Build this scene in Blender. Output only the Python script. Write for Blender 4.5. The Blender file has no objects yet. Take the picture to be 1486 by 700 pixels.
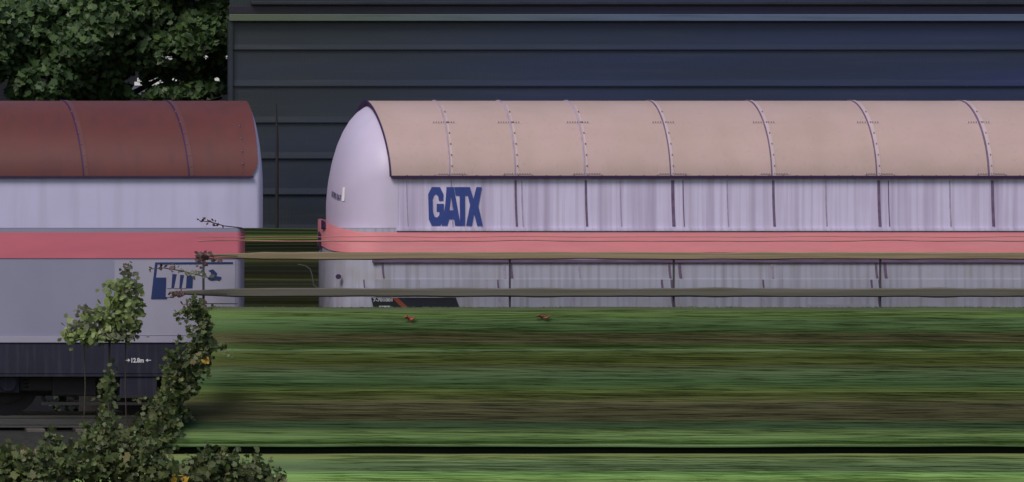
import bpy, bmesh, math, random
from mathutils import Vector, Matrix, noise

random.seed(7)
R = math.radians
sc = bpy.context.scene
col = sc.collection

# ------------------------------------------------------------------ camera
D = 60.0; CX = -11.0; CZ = 2.37; PPM = 108.0
cam_d = bpy.data.cameras.new('camera'); cam = bpy.data.objects.new('camera', cam_d); col.objects.link(cam)
cam.location = (CX, -D, CZ); cam.rotation_euler = (R(90), 0, 0)
cam_d.sensor_width = 36; cam_d.lens = 36 * D / (1486 / PPM)
cam_d.shift_x = -CX / (1486 / PPM); cam_d.clip_start = 0.5; cam_d.clip_end = 1500
sc.camera = cam

# ------------------------------------------------------------------ sky, sun, exposure
SUN_EL, SUN_AZ = 48, -38         # soft overcast sun behind the photographer, to the left
w = bpy.data.worlds.new('World'); sc.world = w; w.use_nodes = True
nt = w.node_tree; nt.nodes.clear()
sky = nt.nodes.new('ShaderNodeTexSky'); sky.sky_type = 'NISHITA'; sky.sun_disc = False
sky.sun_elevation = R(SUN_EL); sky.sun_rotation = R(180 - SUN_AZ); sky.air_density = 1.0; sky.dust_density = 2.0
bgn = nt.nodes.new('ShaderNodeBackground'); bgn.inputs[1].default_value = 0.07
out = nt.nodes.new('ShaderNodeOutputWorld')
nt.links.new(sky.outputs[0], bgn.inputs[0]); nt.links.new(bgn.outputs[0], out.inputs[0])
sl = bpy.data.lights.new('sun', 'SUN'); sl.energy = 1.4; sl.angle = R(25); sl.color = (1.0, 0.93, 0.95)
sun = bpy.data.objects.new('sun', sl); col.objects.link(sun)
sun.rotation_euler = (R(90 - SUN_EL), 0, R(SUN_AZ))
sc.view_settings.view_transform = 'Standard'; sc.view_settings.look = 'None'
sc.view_settings.exposure = 0.52; sc.view_settings.gamma = 1
sc.cycles.max_bounces = 6; sc.cycles.transparent_max_bounces = 4

# ------------------------------------------------------------------ helpers
def X(px, d=0.0): return CX + ((px - 743) / PPM - CX) * (D + d) / D
def Z(py, d=0.0): return CZ + (350 - py) / PPM * (D + d) / D
def hexlin(h, k=1.0):
    h = h.lstrip('#'); o = []
    for i in (0, 2, 4):
        c = int(h[i:i+2], 16) / 255
        o.append(k * (c / 12.92 if c <= 0.04045 else ((c + 0.055) / 1.055) ** 2.4))
    return tuple(o)

class MB:
    def __init__(s): s.v = []; s.f = []; s.c = None; s.cols = []
    def quad(s, a, b, c, d):
        n = len(s.v); s.v += [a, b, c, d]; s.f.append((n, n+1, n+2, n+3)); return s
    def poly(s, pts):
        n = len(s.v); s.v += list(pts); s.f.append(tuple(range(n, n+len(pts)))); return s
    def box(s, x0, x1, y0, y1, z0, z1):
        n = len(s.v)
        s.v += [(x, y, z) for z in (z0, z1) for y in (y0, y1) for x in (x0, x1)]
        for f in ((0,2,3,1),(4,5,7,6),(0,1,5,4),(2,6,7,3),(0,4,6,2),(1,3,7,5)):
            s.f.append(tuple(n+i for i in f))
        return s
    def grid(s, rows, closed=False):
        n = len(s.v); m = len(rows[0])
        for r in rows: s.v += [tuple(p) for p in r]
        for i in range(len(rows)-1):
            for j in range(m if closed else m-1):
                k = (j+1) % m
                s.f.append((n+i*m+j, n+i*m+k, n+(i+1)*m+k, n+(i+1)*m+j))
        return s
    def tube(s, pts, r, n=8, cap=True):
        pts = [Vector(p) for p in pts]; rows = []
        for i, p in enumerate(pts):
            t = (pts[min(i+1, len(pts)-1)] - pts[max(i-1, 0)]).normalized()
            up = Vector((0,0,1)) if abs(t.z) < 0.9 else Vector((1,0,0))
            a = t.cross(up).normalized(); b = t.cross(a)
            rr = r[i] if isinstance(r, (list, tuple)) else r
            rows.append([p + a*rr*math.cos(2*math.pi*k/n) + b*rr*math.sin(2*math.pi*k/n) for k in range(n)])
        s.grid(rows, True)
        if cap: s.poly(rows[0][::-1]); s.poly(rows[-1])
        return s
    def cyl(s, c, axis, r, h, n=20):
        a = Vector(axis).normalized(); c = Vector(c)
        return s.tube([c - a*h/2, c + a*h/2], r, n)
    def build(s, name, mat, parent=None, smooth=False, bevel=0, colors=None):
        me = bpy.data.meshes.new(name); me.from_pydata([tuple(p) for p in s.v], [], s.f)
        if colors:
            ca = me.color_attributes.new('tint', 'FLOAT_COLOR', 'POINT')
            for i, c in enumerate(colors): ca.data[i].color = (*c, 1)
        me.materials.append(mat)
        bm = bmesh.new(); bm.from_mesh(me)
        bmesh.ops.recalc_face_normals(bm, faces=bm.faces) if smooth != 'leaf' else None
        bm.to_mesh(me); bm.free()
        if smooth is True:
            for p in me.polygons: p.use_smooth = True
        o = bpy.data.objects.new(name, me); col.objects.link(o)
        if smooth is True:
            try: me.set_sharp_from_angle(angle=R(40))
            except Exception: pass
        if bevel:
            b = o.modifiers.new('bevel', 'BEVEL'); b.width = bevel; b.segments = 2; b.limit_method = 'ANGLE'
        if parent is not None:
            o.parent = parent
            if parent.type == 'EMPTY' : o.location = -Vector(parent.location)
        return o

def tag(o, label=None, cat=None, group=None, kind=None):
    if label: o['label'] = label
    if cat: o['category'] = cat
    if group: o['group'] = group
    if kind: o['kind'] = kind
    return o
def empty(name, loc=(0, 0, 0)):
    o = bpy.data.objects.new(name, None); o.location = loc; o.empty_display_size = 0.2; col.objects.link(o); return o

# ------------------------------------------------------------------ materials
def mat(name, base, rough=0.6, var=0.12, scale=(3, 3, 3), spec=0.4, bump=0.0, bscale=60, streak=None, dirt_or_glint=None, metal=0.0):
    m = bpy.data.materials.new(name); m.use_nodes = True
    n = m.node_tree.nodes; l = m.node_tree.links; b = n['Principled BSDF']
    b.inputs['Roughness'].default_value = rough; b.inputs['Specular IOR Level'].default_value = spec
    b.inputs['Metallic'].default_value = metal
    tc = n.new('ShaderNodeTexCoord')
    mp = n.new('ShaderNodeMapping'); mp.inputs['Scale'].default_value = scale
    l.new(tc.outputs['Object'], mp.inputs[0])
    nz = n.new('ShaderNodeTexNoise'); nz.inputs['Scale'].default_value = 1; nz.inputs['Detail'].default_value = 6
    l.new(mp.outputs[0], nz.inputs[0])
    rp = n.new('ShaderNodeValToRGB')
    rp.color_ramp.elements[0].position = 0.3; rp.color_ramp.elements[1].position = 0.7
    rp.color_ramp.elements[0].color = (*[c*(1-var) for c in base], 1)
    rp.color_ramp.elements[1].color = (*[min(1, c*(1+var)) for c in base], 1)
    l.new(nz.outputs[0], rp.inputs[0]); cur = rp.outputs[0]
    for st in (streak, dirt_or_glint):
        if st:   # (colour, amount, scale, lo, hi)
            c, amt, s2, lo, hi = st
            mp2 = n.new('ShaderNodeMapping'); mp2.inputs['Scale'].default_value = s2
            l.new(tc.outputs['Object'], mp2.inputs[0])
            n2 = n.new('ShaderNodeTexNoise'); n2.inputs['Scale'].default_value = 1; n2.inputs['Detail'].default_value = 4
            l.new(mp2.outputs[0], n2.inputs[0])
            mr = n.new('ShaderNodeMapRange'); mr.inputs[1].default_value = lo; mr.inputs[2].default_value = hi
            mr.inputs[4].default_value = amt; l.new(n2.outputs[0], mr.inputs[0])
            mx = n.new('ShaderNodeMix'); mx.data_type = 'RGBA'
            l.new(mr.outputs[0], mx.inputs[0]); l.new(cur, mx.inputs[6]); mx.inputs[7].default_value = (*c, 1)
            cur = mx.outputs[2]
    l.new(cur, b.inputs['Base Color'])
    if bump:
        n3 = n.new('ShaderNodeTexNoise'); n3.inputs['Scale'].default_value = bscale; l.new(tc.outputs['Object'], n3.inputs[0])
        bp = n.new('ShaderNodeBump'); bp.inputs['Strength'].default_value = bump; bp.inputs['Distance'].default_value = 0.01
        l.new(n3.outputs[0], bp.inputs['Height']); l.new(bp.outputs[0], b.inputs['Normal'])
    return m

def leaf_mat(name, stops, rough=0.5):
    m = bpy.data.materials.new(name); m.use_nodes = True
    n = m.node_tree.nodes; l = m.node_tree.links; b = n['Principled BSDF']
    b.inputs['Roughness'].default_value = rough; b.inputs['Specular IOR Level'].default_value = 0.35
    g = n.new('ShaderNodeNewGeometry'); rp = n.new('ShaderNodeValToRGB')
    e = rp.color_ramp.elements
    for i, (p, c) in enumerate(stops):
        if i < 2: e[i].position = p; e[i].color = (*c, 1)
        else:
            q = e.new(p); q.color = (*c, 1)
    l.new(g.outputs['Random Per Island'], rp.inputs[0]); l.new(rp.outputs[0], b.inputs['Base Color'])
    tr = n.new('ShaderNodeBsdfTranslucent'); l.new(rp.outputs[0], tr.inputs[0])
    mx = n.new('ShaderNodeMixShader'); mx.inputs[0].default_value = 0.25
    l.new(b.outputs[0], mx.inputs[1]); l.new(tr.outputs[0], mx.inputs[2]); l.new(mx.outputs[0], n['Material Output'].inputs[0])
    return m

def tint_mat(name, sx=0.22, sz=60, var=0.13, rough=0.85):
    """grass lying in long flat swathes: own colour per plant layer, fine fibre noise drawn out along the swathe"""
    m = bpy.data.materials.new(name); m.use_nodes = True
    n = m.node_tree.nodes; l = m.node_tree.links; b = n['Principled BSDF']
    b.inputs['Roughness'].default_value = rough; b.inputs['Specular IOR Level'].default_value = 0.2
    at = n.new('ShaderNodeAttribute'); at.attribute_name = 'tint'
    tc = n.new('ShaderNodeTexCoord'); mp = n.new('ShaderNodeMapping'); mp.inputs['Scale'].default_value = (sx, sz, sz)
    l.new(tc.outputs['Object'], mp.inputs[0])
    nz = n.new('ShaderNodeTexNoise'); nz.inputs['Scale'].default_value = 1; nz.inputs['Detail'].default_value = 5
    l.new(mp.outputs[0], nz.inputs[0])
    mr = n.new('ShaderNodeMapRange'); mr.inputs[1].default_value = 0.3; mr.inputs[2].default_value = 0.7
    mr.inputs[3].default_value = 1-var; mr.inputs[4].default_value = 1+var; l.new(nz.outputs[0], mr.inputs[0])
    vm = n.new('ShaderNodeVectorMath'); vm.operation = 'SCALE'
    l.new(at.outputs['Color'], vm.inputs[0]); l.new(mr.outputs[0], vm.inputs['Scale'])
    l.new(vm.outputs[0], b.inputs['Base Color'])
    bp = n.new('ShaderNodeBump'); bp.inputs['Strength'].default_value = 0.12; bp.inputs['Distance'].default_value = 0.01
    l.new(nz.outputs[0], bp.inputs['Height']); l.new(bp.outputs[0], b.inputs['Normal'])
    return m

M = {}
M['white_r'] = mat('white_paint_weathered', (0.62, 0.56, 0.73), 0.55, 0.05, (2, 2, 2),
                   streak=((0.37, 0.30, 0.43), 0.75, (7, 2, 0.22), 0.46, 0.72), dirt_or_glint=((0.40, 0.34, 0.42), 0.55, (19, 3, 0.3), 0.48, 0.70))
M['white_dome'] = mat('white_paint_end', (0.54, 0.475, 0.60), 0.45, 0.04, (1.5, 1.5, 1.5),
                   dirt_or_glint=((0.45, 0.40, 0.50), 0.3, (3, 3, 1.2), 0.5, 0.75))
M['white_l'] = mat('white_paint_clean', (0.53, 0.50, 0.68), 0.5, 0.04, (1.2, 1.2, 1.2),
                   streak=((0.38, 0.36, 0.46), 0.45, (5, 3, 0.4), 0.5, 0.75), bump=0.3, bscale=1.5)
M['white_low'] = mat('grey_white_paint', (0.40, 0.40, 0.48), 0.6, 0.06, (2, 2, 2),
                   streak=((0.24, 0.23, 0.27), 0.7, (16, 3, 0.4), 0.45, 0.72), dirt_or_glint=((0.30,0.28,0.22), 0.4, (2.5, 2, 2.5), 0.5, 0.72))
M['placard'] = mat('placard_white', (0.34, 0.325, 0.40), 0.5, 0.04)
M['white_low_l'] = mat('grey_white_paint_clean', (0.29, 0.28, 0.37), 0.5, 0.05, (1.5, 1.5, 1.5))
M['red_r'] = mat('faded_red_paint', (0.80, 0.27, 0.29), 0.55, 0.06, (1.5, 3, 10),
                   streak=((0.62, 0.36, 0.34), 0.5, (0.4, 3, 22), 0.5, 0.7))
M['red_l'] = mat('crimson_paint', (0.61, 0.155, 0.20), 0.5, 0.06, (1, 2, 6))
M['hood_r'] = mat('hood_tan_pink', (0.49, 0.352, 0.315), 0.48, 0.06, (0.8, 0.8, 2.5),
                   streak=((0.42, 0.31, 0.25), 0.6, (1.6, 1.0, 0.9), 0.42, 0.7), dirt_or_glint=((0.34, 0.26, 0.27), 0.25, (20, 20, 14), 0.58, 0.7), bump=0.5, bscale=1.6)
M['hood_l'] = mat('hood_brown_red', (0.125, 0.036, 0.031), 0.5, 0.10, (0.8, 0.8, 2.5), dirt_or_glint=((0.075, 0.03, 0.03), 0.5, (6, 3, 0.8), 0.5, 0.75), bump=0.5, bscale=1.6,
                   streak=((0.125, 0.046, 0.030), 0.4, (2.2, 1.2, 0.7), 0.5, 0.75))
M['batten_r'] = mat('batten_pale', (0.53, 0.41, 0.41), 0.45, 0.06)
M['batten_l'] = mat('batten_brown', (0.125, 0.046, 0.044), 0.45, 0.06)
M['rubber'] = mat('dark_purple_gasket', (0.035, 0.012, 0.06), 0.6, 0.1)
M['rib'] = mat('dark_seam_dirt', (0.15, 0.10, 0.17), 0.7, 0.25, (3, 3, 12))
M['rib_thin'] = mat('grey_seam_dirt', (0.37, 0.31, 0.41), 0.7, 0.2, (3, 3, 12))
M['bolt'] = mat('bolt_dark', (0.17, 0.11, 0.13), 0.5, 0.1)
M['navy'] = mat('navy_lettering', (0.035, 0.06, 0.24), 0.5, 0.1, (8, 8, 8))
M['blue'] = mat('logo_blue', (0.018, 0.032, 0.115), 0.5, 0.08)
M['black'] = mat('black_plate', (0.02, 0.022, 0.03), 0.5, 0.2)
M['white_txt'] = mat('white_lettering', (0.62, 0.62, 0.64), 0.6, 0.05)
M['dark_txt'] = mat('dark_lettering', (0.10, 0.08, 0.16), 0.6, 0.05)
M['orange'] = mat('orange_paint', (0.27, 0.065, 0.035), 0.5, 0.1)
M['frame'] = mat('underframe_blue_black', (0.017, 0.017, 0.034), 0.55, 0.2, (4, 4, 4), streak=((0.05, 0.05, 0.06), 0.5, (16, 4, 1), 0.5, 0.7))
M['iron'] = mat('bogie_iron', (0.022, 0.02, 0.022), 0.6, 0.25, (6, 6, 6), bump=0.2)
M['rail'] = mat('rail_steel', (0.26, 0.24, 0.22), 0.35, 0.15, (1, 20, 20), metal=0.3)
M['sleeper'] = mat('sleeper_concrete', (0.10, 0.09, 0.08), 0.9, 0.2, (8, 8, 8))
M['ballast'] = mat('ballast', (0.022, 0.022, 0.018), 0.95, 0.5, (14, 14, 14), bump=0.8, bscale=20)
M['wood'] = mat('olive_foliage_streak', (0.27, 0.205, 0.125), 0.8, 0.2, (0.5, 20, 30), streak=((0.15, 0.14, 0.06), 0.5, (0.8, 12, 40), 0.48, 0.62), bump=0.2)
M['wood2'] = mat('grey_foliage_streak', (0.12, 0.112, 0.09), 0.8, 0.2, (0.5, 20, 30), streak=((0.085, 0.08, 0.035), 0.5, (0.8, 12, 40), 0.48, 0.62), bump=0.2)
M['cable'] = mat('brown_bramble_streak', (0.36, 0.17, 0.14), 0.7, 0.2)
M['post'] = mat('dark_post', (0.06, 0.05, 0.065), 0.7, 0.2)
M['hose'] = mat('grey_hose', (0.085, 0.09, 0.075), 0.5, 0.1)
M['soil'] = mat('meadow_ground', (0.05, 0.06, 0.025), 0.95, 0.4, (0.6, 0.6, 0.6), bump=0.5, bscale=6)
M['bark'] = mat('bark', (0.018, 0.015, 0.012), 0.9, 0.3, (10, 10, 2), bump=0.6, bscale=25)
M['twig'] = mat('red_twig', (0.05, 0.045, 0.03), 0.8, 0.2)
M['shed'] = mat('black_blue_boards', (0.008, 0.008, 0.014), 0.8, 0.2)
M['white_trim'] = mat('white_trim', (0.88, 0.88, 0.84), 0.5, 0.03)
M['grey_pane'] = mat('grey_lilac_pane', (0.16, 0.15, 0.21), 0.3, 0.1)
M['rust_scrap'] = mat('rusty_scrap', (0.14, 0.06, 0.03), 0.8, 0.2)
M['rust'] = mat('rusty_post', (0.019, 0.0155, 0.016), 0.8, 0.2)
def wall_mat(name, base, base2, lat=0.10):
    m = mat(name, base, 0.42, 0.10, (0.15, 1, 3), spec=0.5, streak=(base2, 0.8, (0.10, 1, 1.2), 0.42, 0.66), dirt_or_glint=((0.032, 0.036, 0.04), 0.6, (0.7, 2, 14), 0.52, 0.78))  # pale dashes: reflection of white trim painted in as scuffs
    n = m.node_tree.nodes; l = m.node_tree.links
    tc = n.new('ShaderNodeTexCoord'); wv = n.new('ShaderNodeTexWave'); wv.bands_direction = 'X'; wv.inputs['Scale'].default_value = 6.3
    wv.inputs['Distortion'].default_value = 0.3
    l.new(tc.outputs['Object'], wv.inputs[0])
    b = n['Principled BSDF']; src = b.inputs['Base Color'].links[0].from_socket
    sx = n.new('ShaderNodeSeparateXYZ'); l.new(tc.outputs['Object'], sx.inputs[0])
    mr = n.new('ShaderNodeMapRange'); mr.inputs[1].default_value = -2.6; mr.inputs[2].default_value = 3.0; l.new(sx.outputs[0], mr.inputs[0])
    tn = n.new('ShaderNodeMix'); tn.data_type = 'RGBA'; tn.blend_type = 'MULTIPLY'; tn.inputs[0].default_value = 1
    cr = n.new('ShaderNodeMix'); cr.data_type = 'RGBA'; cr.inputs[6].default_value = (1.05, 1.0, 0.72, 1); cr.inputs[7].default_value = (1.02, 1.1, 1.8, 1)  # greenish to blue along the wall: sky reflection painted into the colour
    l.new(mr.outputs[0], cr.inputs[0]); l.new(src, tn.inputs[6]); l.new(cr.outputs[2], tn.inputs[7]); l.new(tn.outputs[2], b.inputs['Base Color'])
    bp = n.new('ShaderNodeBump'); bp.inputs['Strength'].default_value = lat; bp.inputs['Distance'].default_value = 0.004
    l.new(wv.outputs[0], bp.inputs['Height']); l.new(bp.outputs[0], n['Principled BSDF'].inputs['Normal'])
    return m
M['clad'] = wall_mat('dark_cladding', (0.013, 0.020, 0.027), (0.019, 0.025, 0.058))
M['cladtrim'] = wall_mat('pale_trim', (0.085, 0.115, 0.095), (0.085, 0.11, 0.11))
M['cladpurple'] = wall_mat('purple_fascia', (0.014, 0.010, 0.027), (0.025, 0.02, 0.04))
M['grass'] = tint_mat('flattened_grass')
M['leaf_tree'] = leaf_mat('maple_leaves', [(0.0, (0.026, 0.052, 0.018)), (0.6, (0.058, 0.105, 0.034)), (0.93, (0.09, 0.15, 0.042)), (0.97, (0.12, 0.17, 0.07)), (1.0, (0.17, 0.21, 0.12))])
M['leaf_dark'] = leaf_mat('dark_leaves', [(0.0, (0.010, 0.018, 0.010)), (1.0, (0.03, 0.05, 0.018))])
M['leaf_vine'] = leaf_mat('vine_leaves', [(0.0, (0.03, 0.045, 0.014)), (0.4, (0.065, 0.085, 0.024)), (0.75, (0.095, 0.13, 0.038)), (0.95, (0.14, 0.165, 0.06)), (1.0, (0.19, 0.15, 0.07))])
M['leaf_pale'] = leaf_mat('pale_creeper_leaves', [(0.0, (0.11, 0.15, 0.045)), (0.6, (0.19, 0.25, 0.075)), (1.0, (0.28, 0.33, 0.13))])
M['leaf_olive'] = leaf_mat('olive_creeper_leaves', [(0.0, (0.09, 0.095, 0.06)), (0.6, (0.13, 0.14, 0.08)), (1.0, (0.17, 0.17, 0.10))])
M['leaf_red'] = leaf_mat('reddish_leaves', [(0.0, (0.06, 0.035, 0.03)), (0.6, (0.09, 0.06, 0.05)), (1.0, (0.14, 0.07, 0.07))])
M['leaf_yellow'] = leaf_mat('yellow_leaves', [(0.0, (0.42, 0.24, 0.03)), (1.0, (0.55, 0.36, 0.06))])
M['leaf_hedge'] = leaf_mat('hedge_leaves', [(0.0, (0.03, 0.04, 0.014)), (0.7, (0.075, 0.09, 0.028)), (1.0, (0.13, 0.13, 0.06))])

# ------------------------------------------------------------------ foliage
LOBE = [(0,-.5),(.14,-.42),(.42,-.34),(.30,-.12),(.52,.10),(.26,.14),(.20,.30),(0,.55),(-.20,.30),(-.26,.14),(-.52,.10),(-.30,-.12),(-.42,-.34),(-.14,-.42)]
OVAL = [(0,-.5),(.2,-.3),(.28,0),(.18,.28),(0,.5),(-.18,.28),(-.28,0),(-.2,-.3)]
def leaf(mb, c, size, nrm, shape=LOBE, roll=None):
    n = Vector(nrm).normalized(); t = Vector((0, 0, 1)) if abs(n.z) < 0.95 else Vector((1, 0, 0))
    a = n.cross(t).normalized(); b = a.cross(n)
    r = random.uniform(0, 6.28) if roll is None else roll
    ca, sa = math.cos(r), math.sin(r); u = a*ca + b*sa; v = b*ca - a*sa
    c = Vector(c); k = random.uniform(-.18, .18)
    mb.poly([c + u*(x*size) + v*(y*size) + n*(size*(k*y*y*2 + 0.18*abs(x))) for x, y in shape])
def facing(up=0.5, front=0.9, jit=0.6):
    return (random.gauss(0, jit), -front + random.gauss(0, jit*0.6), up + random.gauss(0, jit))
def crown(mb, blobs, n, size, shape=LOBE, up=0.5, front=0.9, shell=0.55, gaps=()):
    wts = [b[3]*b[4]*b[5] for b in blobs]
    for _ in range(n):
        b = random.choices(blobs, wts)[0]
        v = Vector((random.gauss(0,1), random.gauss(0,1), random.gauss(0,1))).normalized() * (random.uniform(shell**3, 1) ** (1/3))
        p = (b[0]+v.x*b[3], b[1]+v.y*b[4], b[2]+v.z*b[5])
        if any(((p[0]-h[0])/h[2])**2+((p[2]-h[1])/h[3])**2 < 1 for h in gaps): continue
        leaf(mb, p, size*random.uniform(.6, 1.25), facing(up, front), shape)

# ------------------------------------------------------------------ ground, track
g = MB(); N = 12
g.grid([[(-260+520*i/N, -140+420*j/N, -1.15) for i in range(N+1)] for j in range(N+1)])
tag(g.build('ground', M['soil']), kind='structure')
tb = MB(); prof = [(-3.4,-1.14),(-1.5,-.28),(-.9,-.2),(3.7,-.2),(5.2,-1.14)]
tb.grid([[(x, y, z) for y, z in prof] for x in [-40+2*i for i in range(41)]])
tag(tb.build('track_bed', M['ballast']), kind='structure')
def rail(y, label):
    r = MB(); p = [(-.07,-.16),(.07,-.16),(.07,-.145),(.012,-.12),(.012,-.04),(.035,-.03),(.035,0),(-.035,0),(-.035,-.03),(-.012,-.04),(-.012,-.12),(-.07,-.145)]
    r.grid([[(x, y+a, b) for a, b in p] for x in (-40, 0, 40)], True)
    tag(r.build('rail', M['rail']), label, 'rail', 'rails under the train')
rail(.68, 'bright topped steel rail nearer the camera under the wagons'); rail(2.12, 'steel rail on the far side of the wagons')
for i in range(34):
    s = MB().box(-13+.65*i, -12.76+.65*i, .1, 2.7, -.24, -.161)
    tag(s.build('sleeper', M['sleeper'], bevel=.01), 'concrete sleeper lying under the rails in dark ballast', 'sleeper', 'sleepers under the rails')

# ------------------------------------------------------------------ warehouse behind the train
WD = 6.0
wh = empty('warehouse', (X(334, WD), WD, -1.15))
tag(wh, 'long dark blue grey warehouse with lapped horizontal boarding behind the wagons', 'warehouse')
x0, x1 = X(334, WD), 30.0
edges = [-150, -60, 31.5, 73, 126, 179, 231, 283, 336, 390, 450, 520, 600, 690]
pr = []
for a, b in zip(edges[:-1], edges[1:]):
    za, zb = Z(a, WD), Z(b, WD); h = za - zb
    pr += [(WD+.03, za-.002), (WD+.008, zb+min(.10, h*.2)), (WD-.008, zb+.014), (WD-.005, zb)]
c = MB(); c.grid([[(x, y, z) for y, z in pr] for x in [x0 + (x1-x0)*i/30 for i in range(31)]])
c.quad((x0, WD+.05, Z(690, WD)), (x0+3.2, WD+9, Z(690, WD)), (x0+3.2, WD+9, Z(-150, WD)), (x0, WD+.05, Z(-150, WD)))
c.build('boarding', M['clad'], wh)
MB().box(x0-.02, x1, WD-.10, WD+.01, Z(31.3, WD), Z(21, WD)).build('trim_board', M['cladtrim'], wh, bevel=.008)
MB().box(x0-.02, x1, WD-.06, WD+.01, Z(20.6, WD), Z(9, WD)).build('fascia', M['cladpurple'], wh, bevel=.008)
MB().box(x0+.3, x1, WD-.16, WD-.02, Z(8, WD), Z(3, WD)).build('gutter', M['black'], wh, bevel=.01)
MB().box(x0-.035, x0+.03, WD-.06, WD+.06, Z(690, WD), Z(31.6, WD)).build('corner_post', M['clad'], wh)
rf = MB(); rf.grid([[(x0-.4, WD-.5, Z(-150, WD)), (x0+1.4, WD+5, Z(-150, WD)+1.2), (x0+3, WD+9.5, Z(-150, WD))], [(x1, WD-.5, Z(-150, WD)), (x1, WD+5, Z(-150, WD)+1.2), (x1, WD+9.5, Z(-150, WD))]])
rf.build('roof', M['cladpurple'], wh)
sp = MB(); sp.tube([(X(402, 5.4), 5.4, -1.15), (X(402, 5.4), 5.4, Z(200, 5.4)), (X(401, 5.4), 5.4, Z(150, 5.4))], [.026, .022, .006], 8)
tag(sp.build('post', M['rust']), 'thin rusty tapering post before the warehouse in the gap between wagons', 'post')

# ------------------------------------------------------------------ shed glimpsed behind the tree
SD = 17.0
sh = empty('shed', (X(170, SD), SD, -1.15)); tag(sh, 'black boarded shed with white trim glimpsed through the tree', 'shed')
MB().box(X(-260, SD), X(345, SD), SD, SD+5, -1.14, Z(-120, SD)).build('wall', M['shed'], sh)
for a, b in ((81, 83.5), (85, 87.5)): MB().box(X(185, SD), X(345, SD), SD-.05, SD-.003, Z(b, SD), Z(a, SD)).build('trim_board', M['white_trim'], sh)
MB().box(X(212, SD), X(345, SD), SD-.05, SD-.003, Z(118, SD), Z(113, SD)).build('trim_board', M['white_trim'], sh)
MB().box(X(195, SD), X(236, SD), SD-.05, SD-.003, Z(124.5, SD), Z(119, SD)).build('trim_board', M['white_trim'], sh)
MB().box(X(199, SD), X(211, SD), SD-.06, SD-.004, Z(118.8, SD), Z(113.5, SD)).build('window', M['white_trim'], sh)
MB().box(X(190, SD), X(213, SD), SD-.04, SD-.004, Z(139, SD), Z(125.5, SD)).build('panel', M['grey_pane'], sh)

# ------------------------------------------------------------------ tree, top left
TD = 9.0
tr = empty('maple_tree', (X(140, TD), TD, -1.15)); tag(tr, 'dense dark green maple tree behind the brown hooded wagon', 'tree')
t = MB(); tx = X(140, TD)
t.tube([(tx, TD+.6, -1.15), (tx+.05, TD+.6, 2), (tx-.05, TD+.5, 4.4), (tx, TD+.6, 7)], [.26, .2, .16, .06], 10)
for a in range(7):
    an = a*0.9; z = 3.8+.4*a
    t.tube([(tx, TD+.6, z), (tx+1.1*math.cos(an), TD+.6+.5*math.sin(an), z+.5), (tx+2.0*math.cos(an), TD+.5+.9*math.sin(an), z+.8)], [.09, .05, .02], 6)
t.build('trunk', M['bark'], tr, True)
t = MB(); blobs = []
for px, py, rx, rz in [(60,40,80,70),(150,30,70,60),(240,30,65,60),(285,55,42,45),(130,105,60,38),(215,75,70,36),(60,120,60,40),(290,95,36,16),(-40,60,90,80),(150,-60,110,60),(260,-50,60,60),(110,70,60,45),(305,15,22,32),(175,98,30,20)]:
    blobs.append((X(px, TD), TD+random.uniform(-.6,.8), Z(py, TD), rx/PPM, .75, rz/PPM))
for px, py, rx, rz in [(315,60,26,40),(325,20,14,40),(300,118,36,14),(250,112,50,22),(150,132,70,16),(60,135,60,20),(318,100,18,12),(345,50,26,60),(345,105,24,22),(290,130,50,14),(240,138,70,10)]:
    blobs.append((X(px, TD), TD+random.uniform(-.4,.8), Z(py, TD), rx/PPM, .6, rz/PPM))
holes = [(X(px, TD), Z(py, TD), rx/PPM, rz/PPM) for px, py, rx, rz in [(204,118,13,9),(234,116,15,6),(263,114,7,5),(297,84,7,6),(328,84,9,6),(322,116,12,8),(203,131,12,8),(240,84,14,4),(226,122,8,5),(60,118,9,5)]]
holes = [(a, b_, c_+.015, d_+.025) for a, b_, c_, d_ in holes]
crown(t, blobs, 23000, .125, up=.6, front=.75, shell=.3, gaps=holes)
t.build('crown', M['leaf_tree'], tr, 'leaf')
for (px, py, label) in ((120, 140, 'low dark bush under the maple tree beside the shed'), (275, 150, 'low dark bush under the maple tree beside the warehouse')):
    d = 11.5; b = empty('bush', (X(px, d), d, -1.15)); tag(b, label, 'bush')
    q = MB(); crown(q, [(X(px-40,d), d, Z(py+20,d), .55, .6, .3), (X(px+20,d), d, Z(py+18,d), .55, .6, .3), (X(px,d), d, 1.5, 1.2, .8, 2.0)], 2200, .15, gaps=[(X(204, d), Z(120, d), .17, .2), (X(322, d), Z(116, d), .14, .1), (X(245, d), Z(115, d), .3, .06)])
    q.build('foliage', M['leaf_dark'], b, 'leaf')
    s = MB(); s.tube([(X(px,d), d, -1.15), (X(px,d), d, 3)], [.06, .02], 6); s.build('stem', M['bark'], b)

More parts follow.
